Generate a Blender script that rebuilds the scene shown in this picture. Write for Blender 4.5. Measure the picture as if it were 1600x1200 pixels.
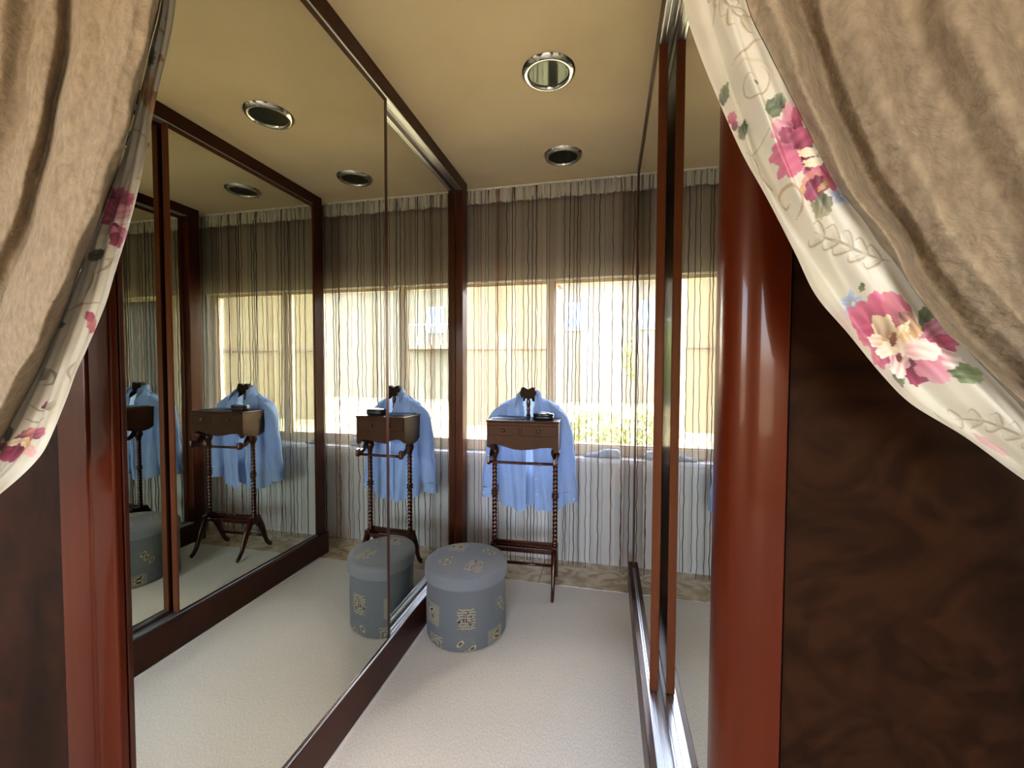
import bpy, math, random
import numpy as np
from mathutils import Matrix, Vector
PI = math.pi
random.seed(7); rng = np.random.default_rng(11)
scene = bpy.context.scene
for o in list(bpy.data.objects): bpy.data.objects.remove(o)
C = scene.collection

# ---------- camera ----------
FPX, CAM_H = 660.0, 1.35
YAW, PITCH, ROLL = math.radians(12.8), math.radians(2.0), math.radians(0.2)
fw = np.array([-math.sin(YAW)*math.cos(PITCH), math.cos(YAW)*math.cos(PITCH), -math.sin(PITCH)])
rt0 = np.array([math.cos(YAW), math.sin(YAW), 0.0]); up0 = np.cross(rt0, fw)
rt = math.cos(ROLL)*rt0+math.sin(ROLL)*up0; up = -math.sin(ROLL)*rt0+math.cos(ROLL)*up0
CAM_R = np.array([rt, -up, fw]).T
cam = bpy.data.cameras.new('camera'); cam_o = bpy.data.objects.new('camera', cam); C.objects.link(cam_o)
cam.sensor_width = 36.0; cam.lens = 36.0*FPX/1600.0; cam.clip_start = 0.02; cam.clip_end = 200
m4 = Matrix.Identity(4)
for i in range(3):
    m4[i][0], m4[i][1], m4[i][2] = rt[i], up[i], -fw[i]
m4.translation = Vector((0, 0, CAM_H)); cam_o.matrix_world = m4
scene.camera = cam_o

# ---------- light and exposure ----------
world = bpy.data.worlds.new('sky'); scene.world = world; world.use_nodes = True
wn = world.node_tree.nodes; wl = world.node_tree.links; wn.clear()
sky = wn.new('ShaderNodeTexSky'); sky.sky_type = 'NISHITA'; sky.sun_disc = False
sky.sun_elevation = math.radians(54); sky.sun_rotation = math.radians(72); sky.dust_density = 3.0; sky.air_density = 0.45; sky.ozone_density = 1.0
bg = wn.new('ShaderNodeBackground'); bg.inputs['Strength'].default_value = 2.2
wo = wn.new('ShaderNodeOutputWorld'); wb = wn.new('ShaderNodeMix'); wb.data_type = 'RGBA'; wb.blend_type = 'MULTIPLY'; wb.inputs[0].default_value = 1; wb.inputs[7].default_value = (1.06, .95, .80, 1)
wl.new(sky.outputs[0], wb.inputs[6]); wl.new(wb.outputs[2], bg.inputs[0]); wl.new(bg.outputs[0], wo.inputs[0])
def add_light(name, kind, loc, direction):
    l = bpy.data.lights.new(name, kind); o = bpy.data.objects.new(name, l); C.objects.link(o); o.location = loc
    o.rotation_euler = Vector(direction).to_track_quat('-Z', 'Y').to_euler(); return l
sun = add_light('sun', 'SUN', (8, 3, 8), (-.56, -.18, -.81)); sun.energy = 1.5; sun.angle = math.radians(.6); sun.color = (1, .93, .80)
for nm, loc, d, sx, sy in (('closet_window_portal', (-.36, 3.02, 1.36), (0, -1, 0), 1.7, 1.24), ('west_window_portal', (-2.62, -1.45, 1.5), (1, 0, 0), 1.1, 1.2), ('south_added_window_portal', (.35, -3.62, 1.45), (0, 1, 0), 1.9, 1.5)):  # south opening is assumed, added for light from behind the camera
    p = add_light(nm, 'AREA', loc, d); p.shape = 'RECTANGLE'; p.size = sx; p.size_y = sy; p.cycles.is_portal = True
scene.view_settings.view_transform = 'Standard'; scene.view_settings.look = 'None'
scene.view_settings.gamma = 1; scene.view_settings.use_curve_mapping = False
scene.view_settings.exposure = 2.7
cy = scene.cycles
cy.max_bounces = 16; cy.diffuse_bounces = 6; cy.glossy_bounces = 10; cy.transmission_bounces = 8; cy.transparent_max_bounces = 24
cy.use_denoising = True; cy.sample_clamp_indirect = 8; cy.caustics_reflective = True; cy.blur_glossy = .5

# ---------- materials ----------
def lin(r, g, b):
    f = lambda c: c/255/12.92 if c <= 10 else ((c/255+.055)/1.055)**2.4
    return (f(r), f(g), f(b), 1)
MATS = {}
def mat(name, base=(200, 200, 200), rough=.6, metal=0, spec=.5, coat=0, sheen=0, noise=None, bump=None, wood=None, trans=0, vcol=False, coat_rough=.1):
    """noise: (scale xyz, second colour, detail, low, high); bump: (scale xyz, strength, distance)"""
    m = bpy.data.materials.new(name); m.use_nodes = True; nt = m.node_tree; N = nt.nodes; Lk = nt.links
    p = N['Principled BSDF']; p.inputs['Roughness'].default_value = rough; p.inputs['Metallic'].default_value = metal
    p.inputs['Specular IOR Level'].default_value = spec; p.inputs['Coat Weight'].default_value = coat; p.inputs['Coat Roughness'].default_value = coat_rough
    p.inputs['Sheen Weight'].default_value = sheen
    if name.startswith(('wood', 'burl', 'valet', 'hanger', 'knob')): p.inputs['Specular Tint'].default_value = (1, .62, .38, 1); p.inputs['Coat Tint'].default_value = (1, .8, .62, 1)
    p.inputs['Base Color'].default_value = lin(*base)
    tc = N.new('ShaderNodeTexCoord')
    def nz(scale, detail=4, dist=0):
        mp = N.new('ShaderNodeMapping'); mp.inputs['Scale'].default_value = scale; Lk.new(tc.outputs['Object'], mp.inputs[0])
        n = N.new('ShaderNodeTexNoise'); n.inputs['Scale'].default_value = 1; n.inputs['Detail'].default_value = detail
        n.inputs['Distortion'].default_value = dist; Lk.new(mp.outputs[0], n.inputs['Vector']); return n
    if vcol:
        a = N.new('ShaderNodeVertexColor'); a.layer_name = 'print'; Lk.new(a.outputs[0], p.inputs['Base Color'])
    if noise:
        n = nz(noise[0], noise[2], noise[5] if len(noise) > 5 else 0); r = N.new('ShaderNodeValToRGB'); Lk.new(n.outputs[0], r.inputs[0])
        r.color_ramp.elements[0].position = noise[3]; r.color_ramp.elements[1].position = noise[4]
        r.color_ramp.elements[0].color = lin(*base); r.color_ramp.elements[1].color = lin(*noise[1]); Lk.new(r.outputs[0], p.inputs['Base Color'])
    if bump:
        n = nz(bump[0], 5); b = N.new('ShaderNodeBump'); b.inputs['Strength'].default_value = bump[1]; b.inputs['Distance'].default_value = bump[2]
        Lk.new(n.outputs[0], b.inputs['Height']); Lk.new(b.outputs[0], p.inputs['Normal'])
    if trans:
        t = N.new('ShaderNodeBsdfTranslucent'); mx = N.new('ShaderNodeMixShader'); mx.inputs[0].default_value = trans
        src = p.inputs['Base Color'].links[0].from_socket if p.inputs['Base Color'].links else None
        if src: Lk.new(src, t.inputs[0])
        else: t.inputs[0].default_value = lin(*base)
        Lk.new(p.outputs[0], mx.inputs[1]); Lk.new(t.outputs[0], mx.inputs[2]); Lk.new(mx.outputs[0], N['Material Output'].inputs[0])
    MATS[name] = m; return m
mat('ceiling', (214, 192, 152), .9, noise=((3, 3, 3), (206, 183, 143), 2, .3, .7), bump=((90, 90, 90), .08, .002))
mat('paint', (226, 222, 212), .85)
mat('bedroom_paint', (222, 212, 194), .85)
mat('carpet', (226, 216, 200), .95, sheen=.3, noise=((260, 110, 60), (200, 189, 172), 3, .35, .68), bump=((260, 120, 60), .55, .004))
mat('carpet_edge', (214, 208, 198), .9)
mat('marble', (214, 195, 162), .18, noise=((7, 9, 7), (166, 138, 102), 6, .42, .66, 1.6))
mat('wood_dark', (64, 27, 17), .28, coat=.35, noise=((40, 40, 2.5), (44, 17, 11), 5, .3, .7, .6))
mat('wood_edge', (108, 58, 34), .4, spec=.2, noise=((46, 46, 1.6), (92, 47, 26), 5, .3, .7, .5))
mat('wood_red', (74, 22, 4), .3, coat=.18, spec=.2, coat_rough=.06, noise=((46, 46, 1.6), (64, 18, 4), 5, .3, .7, .5))
mat('wood_post', (74, 31, 15), .4, spec=.2, coat=.1, noise=((50, 50, 2.0), (46, 18, 10), 5, .35, .65, 1.0))
mat('wood_rail', (48, 18, 9), .36, spec=.25, coat=.1, noise=((40, 2.0, 40), (52, 20, 13), 5, .3, .7, .6))
mat('burl', (38, 18, 7), .5, spec=.08, coat=.03, coat_rough=.2, noise=((7, 7, 9), (24, 9, 3), 9, .38, .62, 3.2))
mat('burl_left', (42, 17, 6), .5, spec=.08, coat=.03, coat_rough=.2, noise=((7, 7, 5), (26, 9, 3), 9, .38, .62, 2.6))
mat('valet_wood', (50, 22, 14), .36, spec=.3, coat=.08, noise=((12, 60, 60), (40, 17, 11), 5, .3, .7, .5))
mat('valet_turned', (62, 28, 19), .22, spec=.4, coat=.3, noise=((60, 60, 8), (42, 18, 13), 4, .3, .7))
mat('knob_wood', (52, 22, 15), .2, coat=.6)
mat('hanger_wood', (24, 13, 10), .5, spec=.15)
mat('black', (16, 16, 18), .35); mat('black_gloss', (20, 20, 22), .08, coat=.6)
mat('gap_dark', (22, 18, 18), .8)
mat('mirror', (222, 224, 214), 0.0, metal=1)
mat('aluminium', (206, 208, 212), .34, metal=1)
mat('chrome', (226, 220, 208), .12, metal=1)
mat('lamp_glass', (66, 72, 66), .06, metal=.9, noise=((30, 1, 1), (56, 62, 56), 2, .3, .7))
mat('shirt', (170, 193, 230), .8, sheen=.2, noise=((160, 160, 20), (160, 184, 224), 3, .3, .7), bump=((22, 22, 9), .6, .007), trans=.36)
mat('button', (220, 226, 236), .3)
mat('ottoman_cloth', (100, 104, 110), .95, spec=.2, sheen=.1, vcol=True, bump=((300, 300, 300), .25, .002))
mat('ottoman_band', (92, 97, 103), .9, sheen=.3, bump=((300, 300, 300), .25, .002))
mat('velvet', (150, 131, 104), .9, spec=.12, sheen=.05, noise=((95, 95, 60), (128, 110, 86), 12, .34, .66, .2), bump=((90, 90, 150), 1.0, .004))
mat('border_satin', (226, 214, 188), .42, spec=.45, sheen=.15, vcol=True, bump=((120, 120, 60), .12, .0015))
mat('heading', (206, 201, 188), .85, noise=((110, 5, 3), (110, 92, 76), 4, .54, .68), trans=.25)
mat('window_frame', (206, 184, 146), .5)
mat('sill', (196, 198, 204), .4)
mat('bolster', (120, 132, 156), .8); mat('blind_box_shade', (150, 140, 122), .8)
mat('stucco', (100, 84, 55), .9, noise=((2, 2, 2), (94, 79, 50), 4, .3, .7), bump=((40, 40, 40), .2, .01))
mat('stucco_far', (106, 100, 84), .9, noise=((1.5, 1.5, 1.5), (94, 86, 68), 4, .3, .7))
mat('shutter', (150, 150, 150), .7); mat('far_glass', (90, 110, 130), .1)
mat('roof_tile', (170, 96, 66), .8, noise=((3, 3, 3), (140, 76, 52), 3, .3, .7))
mat('lawn', (84, 84, 56), .95, noise=((1.2, 1.2, 1.2), (104, 98, 74), 6, .35, .65))
mat('leaves', (90, 102, 52), .8, noise=((9, 9, 9), (130, 134, 80), 5, .35, .65), trans=.3)
mat('bark', (90, 72, 54), .9); mat('white_iron', (236, 236, 232), .5)
YARN = [mat('yarn_brown', (62, 38, 30), .9), mat('yarn_red', (112, 50, 38), .9), mat('yarn_grey', (104, 98, 92), .9), mat('yarn_tan', (150, 122, 90), .9)]
def sheer():
    m = bpy.data.materials.new('sheer'); m.use_nodes = True; nt = m.node_tree; N = nt.nodes; Lk = nt.links; N.clear()
    tc = N.new('ShaderNodeTexCoord'); mp = N.new('ShaderNodeMapping'); mp.inputs['Scale'].default_value = (13, .0, .10); Lk.new(tc.outputs['Object'], mp.inputs[0])
    n = N.new('ShaderNodeTexNoise'); n.inputs['Scale'].default_value = 1; n.inputs['Detail'].default_value = 4; n.inputs['Roughness'].default_value = .55; Lk.new(mp.outputs[0], n.inputs['Vector'])
    r = N.new('ShaderNodeMapRange'); r.inputs[1].default_value = .40; r.inputs[2].default_value = .72; r.inputs[3].default_value = .08; r.inputs[4].default_value = .50; Lk.new(n.outputs[0], r.inputs[0])
    cr = N.new('ShaderNodeValToRGB'); cr.color_ramp.elements[0].position = .42; cr.color_ramp.elements[1].position = .64
    cr.color_ramp.elements[0].color = lin(222, 218, 208); cr.color_ramp.elements[1].color = lin(128, 104, 86); Lk.new(n.outputs[0], cr.inputs[0])
    d = N.new('ShaderNodeBsdfDiffuse'); t = N.new('ShaderNodeBsdfTranslucent'); Lk.new(cr.outputs[0], d.inputs[0]); Lk.new(cr.outputs[0], t.inputs[0])
    mx = N.new('ShaderNodeMixShader'); mx.inputs[0].default_value = .5; Lk.new(d.outputs[0], mx.inputs[1]); Lk.new(t.outputs[0], mx.inputs[2])
    tr = N.new('ShaderNodeBsdfTransparent'); m2 = N.new('ShaderNodeMixShader'); Lk.new(r.outputs[0], m2.inputs[0]); Lk.new(tr.outputs[0], m2.inputs[1]); Lk.new(mx.outputs[0], m2.inputs[2])
    o = N.new('ShaderNodeOutputMaterial'); Lk.new(m2.outputs[0], o.inputs[0]); MATS['sheer'] = m
sheer()
def thin_glass():
    m = bpy.data.materials.new('pane'); m.use_nodes = True; nt = m.node_tree; N = nt.nodes; Lk = nt.links; N.clear()
    tr = N.new('ShaderNodeBsdfTransparent'); tr.inputs[0].default_value = (.94, .96, .95, 1); g = N.new('ShaderNodeBsdfGlossy'); g.inputs['Roughness'].default_value = .02
    f = N.new('ShaderNodeFresnel'); f.inputs[0].default_value = 1.35; mx = N.new('ShaderNodeMixShader'); Lk.new(f.outputs[0], mx.inputs[0]); Lk.new(tr.outputs[0], mx.inputs[1]); Lk.new(g.outputs[0], mx.inputs[2])
    o = N.new('ShaderNodeOutputMaterial'); Lk.new(mx.outputs[0], o.inputs[0]); MATS['pane'] = m
thin_glass()

# ---------- mesh helpers ----------
class MB:
    def __init__(s): s.v = []; s.f = []
    def add(s, V, F):
        k = len(s.v); s.v += [tuple(map(float, p)) for p in V]; s.f += [tuple(i+k for i in q) for q in F]; return s
    def box(s, x0, x1, y0, y1, z0, z1):
        V = [(x, y, z) for z in (z0, z1) for y in (y0, y1) for x in (x0, x1)]
        return s.add(V, [(0, 2, 3, 1), (4, 5, 7, 6), (0, 1, 5, 4), (2, 6, 7, 3), (0, 4, 6, 2), (1, 3, 7, 5)])
    def rings(s, R, cap=True):
        n = len(R[0]); V = [p for r in R for p in r]; F = []
        for i in range(len(R)-1):
            for j in range(n):
                a, b = i*n+j, i*n+(j+1) % n; F.append((a, b, b+n, a+n))
        if cap: F += [tuple(range(n-1, -1, -1)), tuple((len(R)-1)*n+j for j in range(n))]
        return s.add(V, F)
    def lathe(s, prof, c=(0, 0, 0), n=24, cap=True):
        return s.rings([[(c[0]+r*math.cos(2*PI*j/n), c[1]+r*math.sin(2*PI*j/n), c[2]+z) for j in range(n)] for r, z in prof], cap)
    def tube(s, P, r, n=8, cap=True, sx=1.0):
        P = [np.array(p, float) for p in P]; R = []; ref = None
        for i, p in enumerate(P):
            t = P[min(i+1, len(P)-1)]-P[max(i-1, 0)]; t /= np.linalg.norm(t)
            if ref is None: ref = np.array([1., 0, 0]) if abs(t[0]) < .9 else np.array([0, 0, 1.])
            u = ref-t*(ref@t); u /= np.linalg.norm(u); w = np.cross(t, u); ref = u
            q = r[i] if hasattr(r, '__len__') else r
            R.append([p+q*(sx*math.cos(2*PI*j/n)*u+math.sin(2*PI*j/n)*w) for j in range(n)])
        return s.rings(R, cap)
    def prism(s, poly, axis, a, b):
        """poly: 2d outline in the two other axes, extruded along axis from a to b"""
        n = len(poly)
        def P(q, h): return {'x': (h, q[0], q[1]), 'y': (q[0], h, q[1]), 'z': (q[0], q[1], h)}[axis]
        return s.add([P(q, a) for q in poly]+[P(q, b) for q in poly],
                     [tuple(range(n-1, -1, -1)), tuple(range(n, 2*n))]+[(j, (j+1) % n, (j+1) % n+n, j+n) for j in range(n)])
    def grid(s, G):
        G = np.asarray(G); a, b = G.shape[:2]
        return s.add(G.reshape(-1, 3), [(i*b+j, i*b+j+1, (i+1)*b+j+1, (i+1)*b+j) for i in range(a-1) for j in range(b-1)])
    def build(s, name, m, parent=None, smooth=False, bevel=0, fix=True):
        me = bpy.data.meshes.new(name); me.from_pydata(s.v, [], s.f)
        if fix:
            import bmesh
            bm = bmesh.new(); bm.from_mesh(me); bmesh.ops.recalc_face_normals(bm, faces=bm.faces); bm.to_mesh(me); bm.free()
        return link(name, me, m, parent, smooth, bevel)
def link(name, me, m, parent=None, smooth=False, bevel=0):
    o = bpy.data.objects.new(name, me); C.objects.link(o)
    if m: me.materials.append(MATS[m] if isinstance(m, str) else m)
    if smooth: me.polygons.foreach_set('use_smooth', [True]*len(me.polygons))
    if parent is not None:
        o.parent = parent
        if not parent.get('local'): o.matrix_parent_inverse = Matrix.Translation(parent.location).inverted()
    if bevel:
        b = o.modifiers.new('edge', 'BEVEL'); b.width = bevel; b.segments = 2; b.limit_method = 'ANGLE'
    return o
def grid_mesh(name, G, m, parent=None, col=None):
    """large smooth grid, optional vertex colour print"""
    G = np.asarray(G, float); a, b = G.shape[:2]; me = bpy.data.meshes.new(name)
    ii, jj = np.meshgrid(np.arange(a-1), np.arange(b-1), indexing='ij'); k = (ii*b+jj).ravel()
    F = np.stack([k, k+1, k+1+b, k+b], 1).astype(np.int32)
    me.vertices.add(a*b); me.vertices.foreach_set('co', G.reshape(-1)); me.loops.add(F.size); me.loops.foreach_set('vertex_index', F.ravel())
    me.polygons.add(len(F)); me.polygons.foreach_set('loop_start', np.arange(0, F.size, 4, dtype=np.int32)); me.polygons.foreach_set('loop_total', np.full(len(F), 4, np.int32))
    me.update(calc_edges=True); me.validate()
    if col is not None:
        ca = me.color_attributes.new('print', 'FLOAT_COLOR', 'POINT'); c4 = np.ones((a*b, 4)); c4[:, :3] = col.reshape(-1, 3); ca.data.foreach_set('color', c4.ravel())
    return link(name, me, m, parent, True)
def thing(name, label, cat, loc, group=None, rotz=0, local=False):
    o = bpy.data.objects.new(name, None); C.objects.link(o); o.location = loc; o.rotation_euler = (0, 0, rotz); o.empty_display_size = .1
    o['label'] = label; o['category'] = cat
    if group: o['group'] = group
    if local: o['local'] = 1
    return o
def tag(o, label, cat, group=None):
    o['label'] = label; o['category'] = cat
    if group: o['group'] = group
    return o
def struct(o, label=None):
    o['kind'] = 'structure'
    if label: o['label'] = label
    return o
# ---------- drapery surfaces: stream lines swept from the pleated heading to the tie-back ----------
def at(px, py, Y):
    """point of the room seen at that place of the photograph, on the plane at depth Y"""
    d = CAM_R @ np.array([px-800.0, py-600.0, FPX]); return np.array([0, 0, CAM_H]) + d*(Y/d[1])
def catmull(P, n):
    """P: k x d control points -> n points, even in chord length"""
    P = np.asarray(P, float); k = len(P)
    c = np.concatenate([[0], np.cumsum(np.sqrt(np.linalg.norm(np.diff(P, axis=0), axis=1)))])
    Q = np.vstack([2*P[0]-P[1], P, 2*P[-1]-P[-2]]); t = np.concatenate([[c[0]-(c[1]-c[0])], c, [c[-1]+(c[-1]-c[-2])]])
    m = np.gradient(Q, t, axis=0)[1:-1]
    out = []
    for i in range(k-1):
        h = c[i+1]-c[i]; u = np.linspace(0, 1, 40, endpoint=(i == k-2))[:, None]
        out.append((2*u**3-3*u**2+1)*P[i]+(u**3-2*u**2+u)*h*m[i]+(-2*u**3+3*u**2)*P[i+1]+(u**3-u**2)*h*m[i+1])
    out = np.vstack(out); L = np.concatenate([[0], np.cumsum(np.linalg.norm(np.diff(out, axis=0), axis=1))])
    s = np.linspace(0, L[-1], n)
    return np.stack([np.interp(s, L, out[:, j]) for j in range(out.shape[1])], 1)
def line3(pts, Y, top_dx, tie):
    W = [at(x, y, Y) for x, y in pts]
    x0, z0 = W[0][0], W[0][2]
    T = [np.array([x0+top_dx, Y, 2.556]), np.array([x0+top_dx*.85, Y, 2.25]), np.array([x0+top_dx*.45, Y, (2.25*.45+z0*.55)])]
    return catmull(T+W+[np.array(tie)], 400)
def across(lines, vs, n):
    """interpolate between stream lines: lines k x n x 3 at parameters vs -> n columns"""
    lines = np.asarray(lines); vs = np.asarray(vs, float)
    m = np.gradient(lines, vs, axis=0)
    q = np.linspace(vs[0], vs[-1], n); idx = np.clip(np.searchsorted(vs, q, side='right')-1, 0, len(vs)-2)
    h = (vs[idx+1]-vs[idx])[:, None, None]; u = ((q-vs[idx])/(vs[idx+1]-vs[idx]))[:, None, None]
    return (2*u**3-3*u**2+1)*lines[idx]+(u**3-2*u**2+u)*h*m[idx]+(-2*u**3+3*u**2)*lines[idx+1]+(u**3-u**2)*h*m[idx+1]
def resamp(line, n):
    s = np.linspace(0, 1, len(line)); q = np.linspace(0, 1, n)
    return np.stack([np.interp(q, s, line[:, j]) for j in range(3)], 1)
def drape_right():
    A = [(1067,0),(1091,79),(1129,172),(1160,241),(1198,309),(1242,395),(1275,462),(1325,521),(1379,587),(1421,629),(1508,683),(1600,750),(1690,808)]
    B = [(1096,0),(1129,100),(1163,192),(1184,254),(1212,309),(1240,361),(1275,420),(1325,490),(1383,562),(1450,630),(1508,668),(1600,733),(1690,795)]
    C = [(1165,0),(1201,82),(1236,151),(1270,220),(1308,292),(1349,344),(1375,383),(1400,412),(1442,470),(1471,503),(1517,552),(1600,640),(1690,740)]
    BC = [(b[0]+.45*(c[0]-b[0]), b[1]+.45*(c[1]-b[1])) for b, c in zip(B, C)]
    D = [(1229,0),(1256,86),(1287,172),(1311,234),(1352,309),(1404,385),(1425,430),(1458,479),(1483,522),(1525,556),(1600,618),(1690,725)]
    E = [(x+9, y-3) for x, y in D]
    F = [(1282,0),(1308,86),(1340,172),(1372,240),(1415,315),(1465,395),(1510,455),(1560,510),(1620,575),(1695,710)]
    G = [(1345,0),(1372,100),(1412,200),(1460,290),(1510,375),(1570,455),(1635,540),(1700,695)]
    I = [(1415,0),(1452,110),(1505,225),(1570,340),(1640,470),(1706,680)]
    J = [(1500,0),(1538,90),(1595,205),(1655,340),(1712,665)]
    K = [(1570,0),(1615,120),(1670,280),(1718,650)]
    L = [(1650,0),(1690,150),(1724,635)]
    M = [(1730,0),(1742,200),(1738,615)]
    def tie(k, Y): return (.46+.0035*k, Y, 1.16+.004*k)
    spec = [(A,.489,-.07),(B,.507,-.066),(BC,.477,-.06),(C,.478,-.055),(D,.472,-.05),(E,.508,-.05),(F,.494,-.04),(G,.479,-.03),(I,.498,-.02),(J,.459,-.01),(K,.484,0),(L,.470,.01),(M,.490,.01)]
    return [line3(p, Y, dx, tie(k, Y)) for k, (p, Y, dx) in enumerate(spec)]
def drape_left():
    A = [(275,0),(265,65),(245,150),(220,280),(200,360),(180,425),(165,475),(135,547),(119,582),(103,626),(70,702),(55,722),(32,745),(0,772),(-60,820)]
    C = [(252,0),(235,75),(214,165),(194,240),(170,305),(145,375),(115,450),(88,520),(55,590),(28,640),(0,690),(-60,775)]
    D = [(250,0),(233,75),(211,165),(190,240),(166,305),(140,375),(109,450),(80,520),(46,590),(18,640),(-12,690),(-70,770)]
    E = [(218,0),(202,75),(178,180),(156,265),(130,345),(100,420),(66,495),(30,565),(-10,630),(-75,740)]
    F = [(165,0),(152,75),(130,180),(108,265),(84,340),(54,415),(22,480),(-15,545),(-80,700)]
    G = [(122,0),(117,60),(107,120),(86,220),(64,320),(34,415),(4,490),(-82,670)]
    H = [(112,0),(107,60),(97,120),(76,220),(54,320),(24,415),(-8,490),(-85,655)]
    I = [(88,0),(80,100),(56,220),(26,330),(-15,430),(-90,620)]
    J = [(45,0),(32,130),(6,260),(-35,380),(-95,590)]
    K = [(0,0),(-20,150),(-60,300),(-100,560)]
    L = [(-60,0),(-85,180),(-108,530)]
    M = [(-120,0),(-135,200),(-118,500)]
    def tie(k, Y): return (-1.045-.003*k, Y, 1.10+.004*k)
    spec = [(A,.500,.03),(C,.512,.03),(D,.484,.03),(E,.452,.03),(F,.458,.03),(G,.468,.02),(H,.492,.02),(I,.474,.02),(J,.480,.01),(K,.458,0),(L,.476,0),(M,.464,0)]
    return [line3(p, Y, dx, tie(k, Y)) for k, (p, Y, dx) in enumerate(spec)]
# ================= the setting =================
CEIL = 2.568
LX, RX = -.92, .135            # carpet edges at the two wardrobe plinths
FY = .63                       # front face of the wardrobe ends
struct(MB().box(-2.6, 2.4, -3.6, 2.595, -.05, 0).build('floor', 'carpet'), 'pale beige ribbed carpet running between the mirrored wardrobes')
mt = struct(MB().box(-1.6, .85, 2.597, 2.95, -.05, -.012).build('floor_threshold', 'gap_dark'), 'brown veined marble strip under the sheer curtain')
for x0, x1 in ((-1.6, -1.02), (-1.017, -.417), (-.414, .156), (.159, .85)):
    MB().box(x0, x1, 2.597, 2.949, -.012, .002).build('marble_slab', 'marble', mt, bevel=.002)
struct(MB().box(-2.6, 2.4, -3.6, 3.1, CEIL, CEIL+.1).build('ceiling', 'ceiling'), 'plain tan painted ceiling with round recessed lights')
WX0, WX1, WZ0, WZ1 = -1.15, .45, .755, 1.975
w = MB()
w.box(-1.7, WX0, 2.95, 3.1, -.05, CEIL); w.box(WX1, .95, 2.95, 3.1, -.05, CEIL); w.box(WX0, WX1, 2.95, 3.1, WZ1, CEIL); w.box(WX0, WX1, 2.95, 3.1, -.05, WZ0)
struct(w.build('wall_back', 'paint'), 'white wall around the wide window behind the sheer curtain')
struct(MB().box(-1.7, -1.6, FY+.0205, 2.95, 0, CEIL).build('wall_left', 'paint')); struct(MB().box(.85, .95, FY+.0205, 2.95, 0, CEIL).build('wall_right', 'paint'))
struct(MB().box(-2.7, -2.6, -3.6, -2.0, -.05, CEIL).box(-2.7, -2.6, -.9, FY+.02, -.05, CEIL).box(-2.7, -2.6, -2.0, -.9, -.05, .9).box(-2.7, -2.6, -2.0, -.9, 2.1, CEIL).build('wall_west', 'bedroom_paint')); struct(MB().box(2.4, 2.5, -3.6, FY+.02, -.05, CEIL).build('wall_east', 'bedroom_paint'))
w = MB(); w.box(-2.6, -.6, -3.7, -3.6, -.05, CEIL); w.box(1.3, 2.4, -3.7, -3.6, -.05, CEIL); w.box(-.6, 1.3, -3.7, -3.6, 2.2, CEIL); w.box(-.6, 1.3, -3.7, -3.6, -.05, .7)  # unseen window opening added here to light the closet from the front
struct(w.build('wall_south', 'bedroom_paint'))
# window in the back wall
wf = MB(); fy0, fy1 = 2.985, 3.045
wf.box(WX0, WX1, fy0, fy1, WZ1-.012, WZ1).box(WX0, WX1, fy0, fy1, WZ0, WZ0+.06).box(WX0, WX0+.05, fy0, fy1, WZ0+.06, WZ1-.012).box(WX1-.05, WX1, fy0, fy1, WZ0+.06, WZ1-.012)
win = struct(wf.build('window_1', 'window_frame'), 'wide window with cream frame behind the sheer curtain')
MB().box(-.421, -.371, fy0-.012, fy1, WZ0+.06, WZ1-.012).build('mullion', 'window_frame', win, bevel=.003)
for x0, x1 in ((WX0+.05, -.421), (-.371, WX1-.05)):
    s = MB(); z0, z1 = WZ0+.06, WZ1-.012
    s.box(x0, x1, 3.0, 3.03, z0, z0+.012).box(x0, x1, 3.0, 3.03, z1-.008, z1).box(x0, x0+.008, 3.0, 3.03, z0+.012, z1-.008).box(x1-.008, x1, 3.0, 3.03, z0+.012, z1-.008)
    sf = s.build('sash', 'window_frame', win); MB().box(x0+.008, x1-.008, 3.012, 3.018, z0+.012, z1-.008).build('pane', 'pane', sf)
MB().box(WX0-.02, WX1+.02, 2.86, 2.985, WZ0-.028, WZ0).build('sill', 'sill', win, bevel=.004)
MB().box(WX0-.02, WX1+.02, 2.90, 2.949, WZ1-.004, CEIL-.002).build('blind_box_shade', 'blind_box_shade', win, bevel=.003)  # probable blind box; its taupe also stands in for shade on the wall above
# wardrobe ends towards the bedroom: casings and burl panels
def bull(x0, x1, y0, y1, r, side):
    """board outline in plan with a rounded outer corner on the given side (-1 left, 1 right)"""
    P = []
    xs = x0 if side < 0 else x1; s = 1 if side < 0 else -1
    for k in range(9):
        a = PI/2*k/8; P.append((xs+s*(r-r*math.cos(a)) if True else 0, y0+r-r*math.sin(a)))
    other = x1 if side < 0 else x0
    return P+[(other, y0), (other, y1), (xs, y1)]
t1 = struct(MB().prism(bull(-.983, -.928, .617, .632, .005, 1), 'z', 0, CEIL).build('trim_1', 'wood_red', smooth=False), 'orange red polished wood jamb at the left of the opening')
MB().prism(bull(-1.078, -.990, .621, .65, .014, 1), 'z', 0, CEIL).build('casing', 'wood_red', t1)
MB().box(-.992, -.98, .628, .65, 0, CEIL).build('groove', 'gap_dark', t1)
t2 = struct(MB().prism(bull(.157, .2335, .624, .690, .055, -1), 'z', 0, CEIL).build('trim_2', 'wood_red'), 'red brown polished wood casing at the right of the opening')
MB().box(.2325, .237, .640, .65, 0, CEIL).build('groove', 'gap_dark', t2)
for o in (t1, t2):
    for q in [o]+list(o.children):
        if q.name.startswith(('trim', 'casing')):
            b = q.modifiers.new('edge', 'BEVEL'); b.width = .002; b.segments = 2; b.limit_method = 'ANGLE'; b.angle_limit = math.radians(40)
            q.data.polygons.foreach_set('use_smooth', [True]*len(q.data.polygons)); q.data.set_sharp_from_angle(angle=math.radians(35))
struct(MB().box(.2365, 2.4, .630, .65, 0, CEIL).build('wall_front_right', 'burl'), 'dark burl veneer panel under the right drape')
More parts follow.
